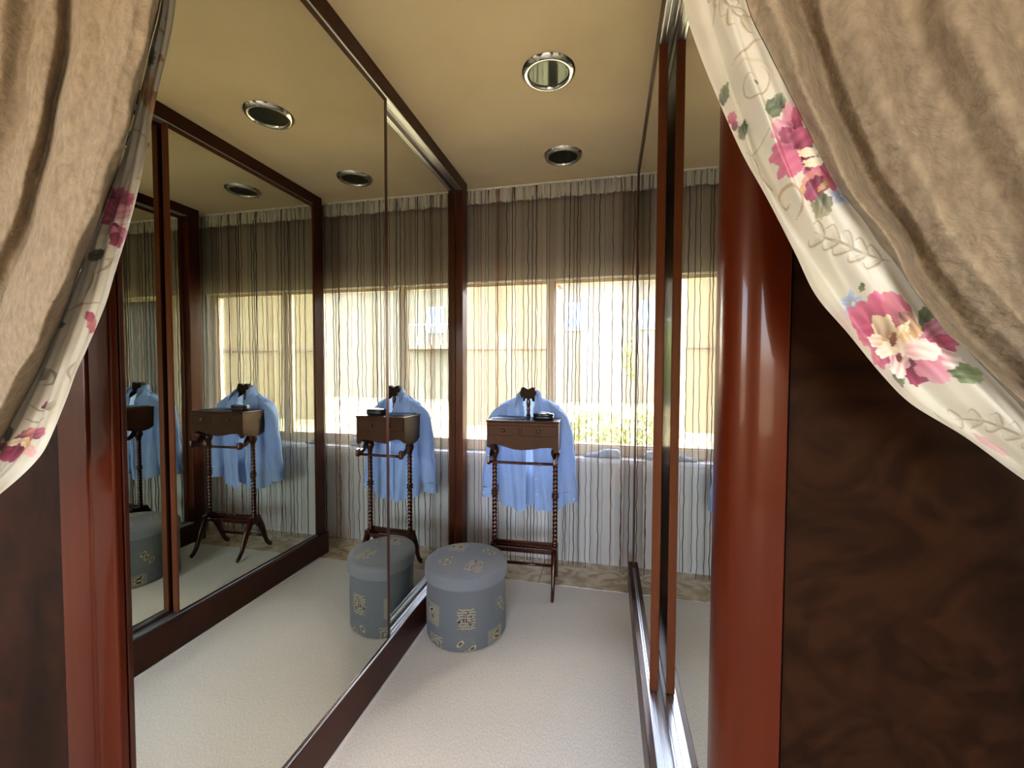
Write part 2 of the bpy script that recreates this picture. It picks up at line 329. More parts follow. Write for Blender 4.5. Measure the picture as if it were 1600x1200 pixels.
struct(MB().box(-2.6, -1.0785, .628, .65, 0, CEIL).build('wall_front_left', 'burl_left'), 'dark burl veneer panel under the left drape')
# plinths, top rails and tracks of the two wardrobes
PZ, TZ = .155, 2.50
def side(n0, s, front, topfront, t0, lab):
    """s = -1 left wardrobe, 1 right wardrobe"""
    back = front+s*.14; ys = .633 if s < 0 else .6905
    pl = struct(MB().box(min(front, back), max(front, back), ys, 2.694, 0, PZ).build('trim_%d' % n0, 'wood_rail', bevel=.002), 'dark wood plinth under the %s mirrored doors' % lab)
    for k, (a, b) in enumerate(((front+s*(t0-.004), front+s*t0), (front+s*(t0+.014), front+s*(t0+.020)), (front+s*(t0+.030), front+s*(t0+.038)), (front+s*(t0+.056), front+s*(t0+.062)))):
        MB().box(min(a, b), max(a, b), ys, 2.60, PZ, PZ+.006).build('track_rail', 'aluminium', pl, bevel=.001)
    a, b = front+s*t0, front+s*(t0+.066)
    MB().box(min(a, b), max(a, b), ys, 2.60, PZ, PZ+.0025).build('track_base', 'aluminium', pl)
    tb = topfront+s*.14
    tr = struct(MB().box(min(topfront, tb), max(topfront, tb), ys, 2.694, TZ, CEIL).build('trim_%d' % (n0+1), 'wood_rail', bevel=.002), 'dark wood head rail above the %s mirrored doors' % lab)
    for a, b in ((topfront+s*.006, topfront+s*.014), (topfront+s*.022, topfront+s*.034), (topfront+s*.044, topfront+s*.050), (topfront+s*.060, topfront+s*.066)):
        MB().box(min(a, b), max(a, b), ys, 2.60, TZ-.005, TZ).build('track_rail', 'aluminium', tr, bevel=.001)
    a, b = topfront+s*.004, topfront+s*.07
    MB().box(min(a, b), max(a, b), ys, 2.60, TZ-.002, TZ).build('track_base', 'aluminium', tr)
    po = struct(MB().box(min(topfront, tb), max(topfront, tb), 2.602, 2.694, PZ, TZ).build('trim_%d' % (n0+2), 'wood_post', bevel=.003), 'narrow wood post ending the %s mirrored wardrobe at the curtain' % lab)
    MB().box(min(front-s*.007, front), max(front-s*.007, front), ys, 2.594, 0, .006).build('carpet_binding', 'carpet_edge', pl)
side(3, -1, LX, LX, .006, 'left'); side(6, 1, RX, .160, .026, 'right')

# mirrored sliding doors
def door(x, s, y0, y1, label, edge, far_w=.009):
    """front face at x looking towards -s"""
    z0, z1 = PZ+.008, TZ-.006
    root = thing('sliding_mirror_door', label, 'mirror door', (x+s*.015, (y0+y1)/2, z0), 'mirrored sliding doors')
    def bx(a, b, ya, yb, za, zb): return MB().box(min(x+s*a, x+s*b), max(x+s*a, x+s*b), ya, yb, za, zb)
    bx(.006, .028, y0+.009, y1-far_w, z0+.01, z1-.02).build('door_board', 'wood_dark', root)
    bx(.001, .006, y0+.009, y1-far_w, z0+.006, z1-.022).build('mirror', 'mirror', root)
    bx(0, .030, y0, y0+.009, z0, z1).build('stile', edge, root, bevel=.001)
    bx(0, .030, y1-far_w, y1, z0, z1).build('stile', edge, root, bevel=.001)
    bx(0, .030, y0+.009, y1-far_w, z0, z0+.006).build('bottom_rail', 'wood_dark', root)
    bx(0, .030, y0+.009, y1-far_w, z1-.022, z1).build('top_rail', 'wood_dark', root)
    return root
door(-.927, -1, .634, 1.668, 'nearer left mirror door, on the front track, from the left drape to the ottoman reflection', 'wood_dark', .022)
door(-.968, -1, 1.58, 2.598, 'further left mirror door, on the back track behind the grey ottoman', 'wood_dark')
door(.163, 1, 1.60, 2.598, 'further right mirror door whose brown edge stands upright beside the window', 'wood_edge')
door(.206, 1, .652, 1.72, 'nearer right mirror door between the brown door edge and the right casing', 'wood_dark')

# recessed ceiling lights
def downlight(x, y, label):
    r = thing('downlight', label, 'ceiling light', (x, y, CEIL), 'round recessed ceiling lights')
    MB().lathe([(.082, -.001), (.082, -.010), (.088, -.016), (.098, -.015), (.108, -.008), (.112, -.0005)], (x, y, CEIL), 48, cap=False).build('bezel', 'chrome', r, True)
    MB().lathe([(.0815, -.0005), (.0835, -.0005), (.0835, -.009), (.0815, -.009)], (x, y, CEIL), 48, cap=False).build('inner_ring', 'gap_dark', r, True)
    MB().lathe([(.0005, -.0055), (.081, -.0055), (.081, -.002), (.0005, -.002)], (x, y, CEIL), 48).build('lens', 'lamp_glass', r)
    for a in (75, 255):
        q = math.radians(a); MB().lathe([(.0005, -.019), (.0035, -.017), (.0045, -.013), (.0035, -.009)], (x+.1*math.cos(q), y+.1*math.sin(q), CEIL), 10).build('clip', 'chrome', r, True)
downlight(-.252, 1.765, 'larger looking round chrome ceiling light, nearer the camera')
downlight(-.264, 2.455, 'round chrome ceiling light close to the sheer curtain')

# ================= outside, seen through the sheer curtain =================
struct(MB().box(-40, 40, -40, 60, -.7, -.6).build('ground', 'lawn'), 'sunlit grass outside the window')
h = thing('garden_house', 'plain cream house wall outside, seen left of the window mullion', 'house', (-8, 15.5, -.6))
MB().box(-16, -1.95, 14, 17, -.6, 4.6).build('wall', 'stucco', h)
MB().box(-16, -1.94, 13.92, 14, 2.02, 2.12).build('string_course', 'bark', h); MB().box(-16.2, -1.8, 13.8, 17.2, 4.6, 4.75).build('roof', 'roof_tile', h)
h = thing('villa', 'pale villa with balcony beyond the garden, seen right of the window mullion', 'house', (4.5, 27, -.6))
MB().box(-4.4, 18, 26, 31, -.6, 6.75).build('wall', 'stucco_far', h); MB().box(-4.8, 18.3, 25.5, 31.2, 6.75, 7.0).build('roof', 'roof_tile', h)
for x in (-2.6, 4.8, 8.5):
    f = MB().box(x, x+1.2, 25.9, 26, 3.7, 5.4).build('window', 'shutter', h); MB().box(x+.12, x+1.08, 25.86, 25.9, 3.82, 5.28).build('pane', 'far_glass', f)
MB().box(3, 11, 24.6, 26, 2.6, 2.85).build('balcony', 'stucco_far', h)
ir = MB().box(3, 11, 24.6, 24.66, 4.1, 4.16).build('railing', 'white_iron', h)
for k in range(27): MB().box(3.03+k*.303, 3.08+k*.303, 24.6, 24.66, 2.85, 4.1).build('baluster', 'white_iron', ir)
def bush(name, label, cat, c, r, n, trunk=False):
    root = thing(name, label, cat, (c[0], c[1], -.6), 'garden plants outside the window')
    m = MB()
    for k in range(n):
        v = rng.normal(size=3); v /= np.linalg.norm(v); p = np.array(c)+v*np.array(r)*rng.uniform(.55, 1.0)
        if p[2] < -.55: p[2] = -.5
        a, b = rng.normal(size=3), rng.normal(size=3); a /= np.linalg.norm(a); b -= a*(a@b); b /= np.linalg.norm(b); q = rng.uniform(.05, .12)
        m.add([p-a*q, p+b*q*.45, p+a*q, p-b*q*.45], [(0, 1, 2, 3)])
    f = m.build('foliage', 'leaves', root, fix=False); f['kind'] = 'stuff'
    MB().tube([(c[0], c[1], -.6), (c[0]+.03, c[1], c[2]-r[2]*.4), (c[0]-.04, c[1]+.05, c[2])], [.09, .07, .04], 7).build('trunk', 'bark', root)
bush('hedge', 'light green leafy hedge outside the window, to the right of the shirt', 'hedge', (-.2, 9.4, -.05), (.9, .6, .55), 900)
bush('garden_tree', 'small leafy tree beside the villa, seen at the right of the window', 'tree', (1.15, 11.2, 1.6), (.8, .7, 1.2), 1300)
# ================= sheer curtain =================
SX0, SX1, SYC = -1.13, .43, 2.785
def fold(x, z=1.3):
    """depth of the sheer cloth at x"""
    k = .55+.45*(1-np.clip((z-.1)/2.4, 0, 1))
    return SYC+k*(.016*np.sin(x*46+1.7*np.sin(x*9))+.010*np.sin(x*83+.8+2*np.sin(x*5))+.005*np.sin(x*171))
cu = thing('sheer_curtain', 'sheer taupe curtain with dark crinkled yarns covering the whole window', 'curtain', (-.35, SYC, .03))
xs = np.linspace(SX0, SX1, 620); zs = np.linspace(2.475, .03, 40)
G = np.array([[(x+.004*math.sin(z*2.3+x*20), float(fold(x, z)), z+(.02*math.sin(x*21+.7)+.012*math.sin(x*55) if z < .2 else 0)*max(0, (.2-z)/.17)) for x in xs] for z in zs])
grid_mesh('fabric', G, 'sheer', cu)
hz = np.linspace(2.562, 2.468, 12)
G = np.array([[(x+.0035*math.sin(x*60+q*9), SYC-.004+.007*math.sin(x*118+2.2*math.sin(x*13))+.0035*math.sin(x*260+q*6)-.006*math.sin(PI*i/11), q+.003*math.sin(x*40)) for x in xs] for i, q in enumerate(hz)])
grid_mesh('heading_tape', G, 'heading', cu)
MB().box(SX0, SX1, SYC-.012, SYC+.012, 2.560, CEIL).build('curtain_track', 'paint', cu)
def yarn(x, r, m, amp, sway, z0=.05, z1=2.55):
    n = 90; P = []; ph = rng.uniform(0, 6.3, 5)
    for i in range(n):
        z = z1+(z0-z1)*i/(n-1)
        xx = x+sway*math.sin(z*1.1+ph[0])+amp*(math.sin(z*31+ph[1])+.7*math.sin(z*57+ph[2])+.5*math.sin(z*11+ph[3]))
        P.append((xx, float(fold(xx, z))-.007-r+.002*math.sin(z*23+ph[4]), z))
    MB().tube(P, r, 5).build('yarn', YARN[m], cu, True)
yx = SX0+.01
while yx < SX1-.01:
    big = rng.random()
    yarn(yx, (.0028 if big < .32 else .0020 if big < .72 else .0011), int(rng.choice([0, 0, 0, 1, 1, 2, 3])), rng.uniform(.0006, .0022), rng.uniform(.002, .010), z0=rng.uniform(.03, .09))
    yx += float(rng.choice([.008, .016, .026, .040, .055], p=[.2, .2, .25, .2, .15]))
# bolster on the sill
b = thing('sill_bolster', 'low rounded grey blue bolster lying on the window sill', 'bolster', (-.0, 2.91, WZ0))
P = [(-.15, .012), (-.12, .022), (-.07, .030), (-.05, .040), (-.02, .052), (.03, .056), (.07, .053), (.085, .040)]
MB().rings([[(x, 2.92+.035*math.cos(2*PI*j/14), WZ0+.002+h*.5+h*.5*math.sin(2*PI*j/14)) for j in range(14)] for x, h in P]).build('cover', 'bolster', b, True)
MB().tube([(-.148, 2.884, WZ0+.006), (-.03, 2.882, WZ0+.006), (.084, 2.884, WZ0+.006)], .003, 6).build('piping', 'gap_dark', b)

# ================= ottoman =================
OX, OY, OR = -.708, 2.058, .2087
ot = thing('ottoman', 'round grey fabric ottoman with woven gold motifs standing by the left mirror', 'ottoman', (OX, OY, 0))
def motif(col, x, y, kind, seed, s=1.0):
    """woven patch on a field; x, y: metres from the patch centre, arrays"""
    r = np.random.default_rng(seed); s = s*1.18; W, Hh = .043*s, .043*s
    gold = np.array(lin(172, 152, 102)[:3]); dark = np.array(lin(38, 34, 32)[:3]); red = np.array(lin(96, 70, 58)[:3])
    inside = (abs(x) < W) & (abs(y) < Hh)
    if kind == 0:      # barred patch
        for k in range(8):
            yy = Hh*(-.9+1.8*k/7); a = r.uniform(.75, 1)*W
            wav = yy+.0016*s*np.sin(x*r.uniform(150, 260)/s+r.uniform(0, 6)); mk = (abs(y-wav) < .0024*s) & (abs(x) < a) & (r.random(x.shape) < .85); col[mk] = col[mk]*.25+gold*.75
        for k in range(14):
            cx, cyy = r.normal(0, W*.35), r.normal(-Hh*.1, Hh*.4); mk = (abs(x-cx) < .0022*s) & (abs(y-cyy) < .006*s); col[mk] = dark if k % 2 else red
    elif kind == 1:    # filled patch with leaf
        mk = inside & (np.sin(x*900)*np.sin(y*700) > -.55); col[mk] = col[mk]*.68+gold*.32
        for k in range(4):
            cx, cyy, an = r.normal(0, W*.3), r.normal(0, Hh*.35), r.uniform(0, 3)
            u = (x-cx)*math.cos(an)+(y-cyy)*math.sin(an); v = -(x-cx)*math.sin(an)+(y-cyy)*math.cos(an); e = (u/.016)**2+(v/.006)**2; col[e < 1] = dark; col[(e > 1) & (e < 1.9)] = gold
    else:              # line scroll
        for k in range(3):
            cx, cyy, an = r.normal(0, W*.35), Hh*(-.5+.5*k), r.uniform(.4, 1.3)
            u = (x-cx)*math.cos(an)+(y-cyy)*math.sin(an); v = -(x-cx)*math.sin(an)+(y-cyy)*math.cos(an); e = (u/.017)**2+(v/.008)**2; col[(e > .7) & (e < 1.5)] = gold; col[e < .25] = dark
        mk = inside & (r.random(x.shape) < .10); col[mk] = col[mk]*.5+gold*.5
def ottoman_body():
    nt, nz = 900, 190; th = np.linspace(0, 2*PI, nt); z = np.concatenate([np.linspace(.004, .016, 8), np.linspace(.018, .318, nz)])
    T, Z = np.meshgrid(th, z); R = OR-.004-.010*np.clip(1-Z/.02, 0, 1)**2-.004*(Z/.32)+.0015*np.sin(T*3+Z*20)
    G = np.stack([OX+R*np.cos(T), OY+R*np.sin(T), Z], -1); col = np.tile(np.array(lin(94, 94, 93)[:3]), Z.shape+(1,)); col *= (1+.05*rng.normal(size=Z.shape))[..., None]
    for deg, zz, kind, sd in ((-71, .163, 0, 1), (-125, .155, 1, 2), (-14, .175, 2, 3), (-71, .020, 2, 4), (-118, .012, 0, 5), (-26, .030, 1, 6), (45, .16, 0, 7), (105, .16, 2, 8), (165, .165, 0, 9), (-98, .300, 2, 10)):
        if zz > .29: continue
        d = (T-math.radians(deg)+PI) % (2*PI)-PI; motif(col, d*OR, Z-zz, kind, sd)
    return G, col
G, col = ottoman_body(); ob = grid_mesh('body', G, 'ottoman_cloth', ot, col)
MB().lathe([(OR-.016, .004), (.001, .004)], (OX, OY, 0), 48, cap=False).build('base', 'gap_dark', ot)
prof = [(.300, OR-.002), (.302, OR+.001), (.31, OR+.002), (.345, OR+.003), (.358, OR+.0005), (.367, OR-.008), (.373, OR-.024), (.377, OR-.05)]
zz = np.concatenate([np.interp(np.linspace(0, 7, 60), np.arange(8), [p[0] for p in prof]), np.full(100, 0)]); rr = np.concatenate([np.interp(np.linspace(0, 7, 60), np.arange(8), [p[1] for p in prof]), np.linspace(OR-.0515, .0005, 100)])
zz[60:] = .377+.006*(1-(rr[60:]/(OR-.05))**2)
T, RR = np.meshgrid(np.linspace(0, 2*PI, 800), rr); ZZ = np.tile(zz[:, None], (1, 800))
G = np.stack([OX+RR*np.cos(T), OY+RR*np.sin(T), ZZ], -1); col = np.tile(np.array(lin(110, 109, 109)[:3]), ZZ.shape+(1,)); col *= (1+.05*rng.normal(size=ZZ.shape))[..., None]
px_, py_ = G[..., 0]-OX, G[..., 1]-OY; topm = ZZ > .36
for mx_, my_, kind, sd in ((-.07, -.075, 2, 21), (.075, -.095, 0, 22), (-.075, .09, 1, 23), (.10, .09, 2, 24)):
    sub = col[topm]; motif(sub, (px_-mx_)[topm], (py_-my_)[topm]*.9, kind, sd, .9); col[topm] = sub
lid = grid_mesh('lid', G, 'ottoman_cloth', ot, col)
MB().rings([[(OX+(OR+.0005+.002*math.cos(2*PI*j/6))*math.cos(a), OY+(OR+.0005+.002*math.cos(2*PI*j/6))*math.sin(a), .301+.002*math.sin(2*PI*j/6)) for j in range(6)] for a in np.linspace(0, 2*PI, 65)], False).build('piping', 'ottoman_band', lid, True)

# ================= valet stand =================
VX, VY, VR = -.492, 2.53, math.radians(2)
va = thing('valet_stand', 'dark mahogany clothes valet with two drawers and barley twist posts', 'valet stand', (VX, VY, 0), rotz=VR, local=True)
top = MB().box(-.217, .217, -.118, .112, 1.036, 1.048).build('tray_top', 'valet_wood', va, bevel=.004)
prof = [(-.213, 1.036), (.213, 1.036), (.213, .868), (.196, .862), (.186, .872), (.176, .892), (.150, .893), (.11, .890), (.06, .880), (.0, .874), (-.05, .877), (-.10, .890), (-.14, .902), (-.165, .905), (-.185, .902), (-.2, .89), (-.213, .884)]
ap = MB().prism(prof, 'y', -.112, -.098).build('front_panel', 'valet_wood', va, bevel=.0015)
for s in (-1, 1):
    MB().prism([(-.098, 1.036), (.106, 1.036), (.106, .90), (.06, .872), (.02, .862), (-.05, .868), (-.098, .884)], 'x', s*.213-s*.014, s*.213).build('side_panel', 'valet_wood', va, bevel=.0015)
MB().box(-.199, .199, .094, .106, .90, 1.036).build('back_panel', 'valet_wood', va)
MB().box(-.199, .199, -.098, .094, .925, .933).build('drawer_floor', 'valet_wood', va)
MB().prism([(-.208, 1.030), (.208, 1.030), (.208, 1.026), (-.208, 1.026)], 'y', -.1145, -.112).build('moulding', 'valet_turned', va)
for x0, x1, kx in ((-.205, -.018, -.112), (-.004, .205, .098)):
    d = MB().box(x0, x1, -.1155, -.110, .958, 1.020).build('drawer', 'valet_wood', va, bevel=.0025)
    kb = MB(); kb.rings([[(kx+r*math.cos(2*PI*j/14), y, .990+r*math.sin(2*PI*j/14)) for j in range(14)] for y, r in ((-.115, .004), (-.120, .0045), (-.123, .009), (-.128, .0105), (-.132, .008), (-.134, .003))])
    kb.build('knob', 'knob_wood', d, True)
def post(x):
    R = []; z = .275
    while z <= .8851:
        if z < .31: r = .019-.004*abs(math.sin((z-.275)*180))
        elif .565 < z < .60: r = .019-.004*math.cos((z-.5825)*360)
        elif z > .80: r = .012+.012*math.sin((z-.80)/.085*PI)**2+.004
        else: r = .0145
        tw = (.31 <= z <= .565) or (.60 <= z <= .80)
        R.append([(x+(r*(1+(.13*math.cos(2*(2*PI*j/18)-z*250) if tw else 0)))*math.cos(2*PI*j/18), (r*(1+(.13*math.cos(2*(2*PI*j/18)-z*250) if tw else 0)))*math.sin(2*PI*j/18), z) for j in range(18)])
        z += .0045
    return MB().rings(R)
for x in (-.190, .187):
    s = -1 if x < 0 else 1
    post(x).build('post', 'valet_turned', va, True)
    fo = MB().box(x-.018, x+.018, -.045, .045, .225, .277).build('foot_block', 'valet_turned', va, bevel=.004)
    for q in (-1, 1):
        P = [(x, q*.02, .255), (x, q*.045, .225), (x, q*.072, .175), (x, q*.094, .115), (x, q*.115, .060), (x, q*.140, .028), (x, q*.160, .016)]
        MB().tube(P, [.030, .029, .026, .021, .017, .0165, .0155], 10, sx=.62).build('leg', 'valet_turned', va, True)
    MB().prism([(-.030, .895), (.012, .895), (.012, .872), (-.02, .86), (-.075, .83), (-.105, .824), (-.112, .838), (-.138, .835), (-.142, .80), (-.132, .786), (-.112, .786), (-.10, .797), (-.06, .808), (-.03, .83)][::-1], 'x', x+s*.006-.009, x+s*.006+.009).build('bracket', 'valet_turned', va, bevel=.003)
MB().tube([(-.198, -.128, .803), (-.1, -.128, .802), (0, -.128, .8015), (.1, -.128, .802), (.195, -.128, .803)], [.0085]*5, 12).build('trouser_bar', 'valet_turned', va, True)
MB().box(-.185, .183, -.040, -.022, .232, .254).build('shoe_rail', 'valet_turned', va, bevel=.003)
MB().box(-.185, .183, .010, .026, .258, .282).build('shoe_rail', 'valet_turned', va, bevel=.003)
MB().box(-.185, .183, .028, .040, .232, .25).build('shoe_rail', 'valet_turned', va, bevel=.003)
MB().tube([(-.19, .102, .10), (0, .102, .10), (.187, .102, .10)], .010, 10).build('back_stretcher', 'valet_turned', va, True)
nk = [(.016, .90), (.016, 1.05), (.012, 1.06), (.009, 1.075), (.013, 1.09), (.010, 1.10), (.012, 1.12), (.014, 1.14), (.010, 1.155), (.010, 1.18)]
MB().lathe(nk, (0, .136, 0), 14).build('neck_post', 'valet_turned', va, True)
MB().box(-.03, .03, .106, .136, .91, 1.02).build('neck_bracket', 'valet_wood', va, bevel=.003)
hp = [(-.042, 1.162), (.038, 1.162), (.050, 1.200), (.038, 1.236), (.024, 1.236), (-.002, 1.221), (-.028, 1.236), (-.043, 1.236), (-.055, 1.198)]
hg = MB().prism(hp, 'y', .118, .156).build('hanger', 'hanger_wood', va, bevel=.004)
for s in (-1, 1):
    MB().tube([(s*.03, .138, 1.165), (s*.09, .137, 1.128), (s*.14, .134, 1.098), (s*.175, .130, 1.072)], [.018, .014, .012, .011], 10).build('hanger_arm', 'hanger_wood', hg, True)
MB().box(-.19, .00, -.07, .085, 1.048, 1.054).build('tray_mat', 'black', va, bevel=.002)
# black case on the tray
cz = 1.0485; cc = Matrix.Translation((VX, VY, 0)) @ Matrix.Rotation(VR, 4, 'Z') @ Vector((.118, -.03, cz))
ca = thing('black_case', 'small black oval case on the right of the valet tray', 'case', tuple(cc))
def oval(a, b, n=28, p=2.8): return [(math.copysign(abs(math.cos(t))**(2/p), math.cos(t))*a, math.copysign(abs(math.sin(t))**(2/p), math.sin(t))*b) for t in np.linspace(0, 2*PI, n, endpoint=False)]
def oval_stack(spec): return MB().rings([[(cc.x+x, cc.y+y, cc.z+z) for x, y in oval(a, b)] for a, b, z in spec])
oval_stack([(.056, .036, 0), (.061, .040, .004), (.062, .041, .022), (.0605, .0395, .024)]).build('case_body', 'black', ca, True)
oval_stack([(.061, .040, .0245), (.063, .042, .027), (.062, .041, .036), (.056, .036, .0395), (.03, .018, .041)]).build('case_lid', 'black_gloss', ca, True)
MB().tube([(cc.x-.04, cc.y-.02, cc.z+.041), (cc.x-.02, cc.y-.028, cc.z+.047), (cc.x+.02, cc.y-.028, cc.z+.047), (cc.x+.04, cc.y-.02, cc.z+.041)], .0018, 6).build('clasp_wire', 'chrome', ca, True)

# ================= shirt =================
SC, SY = -.493, 2.667
sh = thing('shirt', 'light blue long sleeved shirt hanging open on the valet hanger', 'shirt', (SC, SY, .44))
def top_z(x):
    a = abs(x); return 1.196-.02*(a/.06) if a < .06 else 1.176-.058*((a-.06)/.14)**1.25
def wrinkle(x, z, s): return .011*math.sin(x*46+s+2*math.sin(z*5+s))*min(1, max(0, (1.1-z)*2.2))+.0045*math.sin(x*95+z*11+s*3)+.003*math.sin(z*38+x*20+s)
def hw(z): return .205+.012*math.sin((1.1-z)*3)-.012*max(0, .62-z)
def panel(u0, u1, sgn, seed, nu=70, nv=90, hem=0):
    G = []
    for i in range(nv):
        t = i/(nv-1); row = []
        for j in range(nu):
            u = u0+(u1-u0)*j/(nu-1); x0 = u*.198; zt = top_z(x0); zb = .452+.018*abs(u)**2*1.0+.05*max(0, abs(u)-.8)*2+hem+.006*math.sin(u*9+seed)
            z = zt+(zb-zt)*t; x = u*hw(z)*(1 if t > .1 else .965+.35*t)+.022*t
            d = .052*math.sqrt(max(0, 1-min(1, abs(u))**2.4))*(.35+.65*min(1, t*6)); d = max(d, .004)
            row.append((SC+x, SY+sgn*d+wrinkle(x, z, seed)*(1-abs(u)**6), z))
        G.append(row)
    return np.array(G)
bk = grid_mesh('back_panel', panel(-1, 1, 1, .3), 'shirt', sh)
fl = panel(-1, -.155, -1, 1.9); fr = panel(.185, 1, -1, 4.1)
# the fronts open: bend the free edges a little towards the viewer
for Gp, sg in ((fl, 1), (fr, -1)):
    for j in range(Gp.shape[1]):
        e = (j/(Gp.shape[1]-1) if sg > 0 else 1-j/(Gp.shape[1]-1)); Gp[:, j, 1] -= .010*e**4*np.linspace(.2, 1, Gp.shape[0])
        tt = np.linspace(0, 1, Gp.shape[0]); Gp[:, j, 0] += sg*.012*e**3*np.sin(tt*PI*.9)-sg*.018*e**3*np.clip(.35-tt, 0, 1)
f1 = grid_mesh('front_panel', fl, 'shirt', sh); f2 = grid_mesh('front_panel', fr, 'shirt', sh)
def placket(Gp, col_, sg):
    w = []
    for i in range(8, Gp.shape[0]-1):
        p = Gp[i, col_]; w.append([p+np.array([-.015, -.0025, 0]), p+np.array([-.013, -.005, 0]), p+np.array([.013, -.005, 0]), p+np.array([.015, -.0025, 0])])
    return np.array(w)
pk = grid_mesh('placket', placket(fr, 4, 1), 'shirt', f2); grid_mesh('placket', placket(fl, 65, 1), 'shirt', f1)
for k in range(6):
    p = fr[16+k*12, 4]; MB().rings([[(p[0]+r*math.cos(2*PI*j/10), p[1]-.0055-y, p[2]+r*math.sin(2*PI*j/10)) for j in range(10)] for y, r in ((0, .005), (.0015, .005), (.002, .003))]).build('button', 'button', pk, True)
def sleeve(s, seed):
    P = [(.120, 1.142, .006, .010), (.140, 1.132, .026, .024), (.163, 1.112, .046, .040), (.184, 1.078, .056, .050), (.203, 1.03, .059, .054), (.217, .96, .060, .052), (.226, .88, .059, .050), (.237, .78, .058, .047), (.249, .68, .057, .043), (.258, .61, .056, .040), (.262, .575, .048, .036)]
    if s > 0: P = [(a, z, b, c) for a, z, b, c in P]
    Q = catmull([(a*1.0, z, b, c) for a, z, b, c in P], 70); R = []
    for i, (a, z, b, c) in enumerate(Q):
        ring = []
        for j in range(36):
            t = 2*PI*j/35 if j < 35 else 0
            k = 1+.05*math.sin(3*t+z*14+seed)+.06*math.sin(z*36+2*math.cos(t+seed))*(.3+.7*i/70)
            tilt = max(0, 1-i/16)
            ring.append((SC+s*(a+b*k*math.cos(t)), SY+.004+c*k*math.sin(t), z-.030*tilt*math.cos(t)-.006*math.sin(t*2+seed)))
        R.append(ring)
    sl = grid_mesh('sleeve', np.array(R), 'shirt', sh)
    a, z, b, c = Q[-1]; cf = []
    for i in range(9):
        q = i/8; ring = []
        for j in range(33):
            t = 2*PI*j/32; g = 1.05+.012*math.sin(q*PI); ring.append((SC+s*(a+.006*q+b*g*math.cos(t)), SY+.004+c*g*1.0*math.sin(t), z+.004-.066*q+.006*math.cos(t)*s))
        cf.append(ring)
    cu_ = grid_mesh('cuff', np.array(cf), 'shirt', sl)
    bx_, bz_ = SC+s*(a+.006+b*.55), z-.035
    MB().rings([[(bx_+r*math.cos(2*PI*j/10), SY+.004-c*.93-y, bz_+r*math.sin(2*PI*j/10)) for j in range(10)] for y, r in ((0, .0045), (.002, .0045), (.0025, .003))]).build('button', 'button', cu_, True)
sleeve(-1, .4); sleeve(1, 2.2)
def collar():
    st, lf = [], {-1: [], 1: []}
    for k in range(41):
        t = PI*(-.14+1.28*k/40)                      # from front right round the back to front left
        c, s_ = math.cos(t), math.sin(t); fr_ = max(0, -s_)
        top = np.array([SC+.060*c, SY+.048*s_, 1.212-.022*fr_]); bot = np.array([SC+.066*c, SY+.054*s_, 1.172-.020*fr_]); st.append([top, (top+bot)/2+np.array([.003*c, .003*s_, 0]), bot])
    grid_mesh('collar_stand', np.array(st), 'shirt', sh)
    for sg in (-1, 1):
        lv = []
        for k in range(37):
            q = k/36; t = math.radians(90-(128*q)); c, s_ = math.cos(t), math.sin(t)
            inn = np.array([SC+sg*.059*c, SY+.049*s_-.006*q**3, 1.219-.034*q**1.8])
            out = np.array([SC+sg*((.079*c)*(1-q**4)+.078*q**4), SY+(.068*s_)*(1-q**4)-.074*q**4, 1.180-.004*q-.074*q**3])
            lv.append([inn+(out-inn)*u+np.array([sg*.010*c, .008*s_-.004*q, .010])*math.sin(PI*u)**.8 for u in np.linspace(0, 1, 9)])
        lf_ = grid_mesh('collar_leaf', np.array(lv), 'shirt', sh)
        so = lf_.modifiers.new('cloth', 'SOLIDIFY'); so.thickness = .0025
collar()
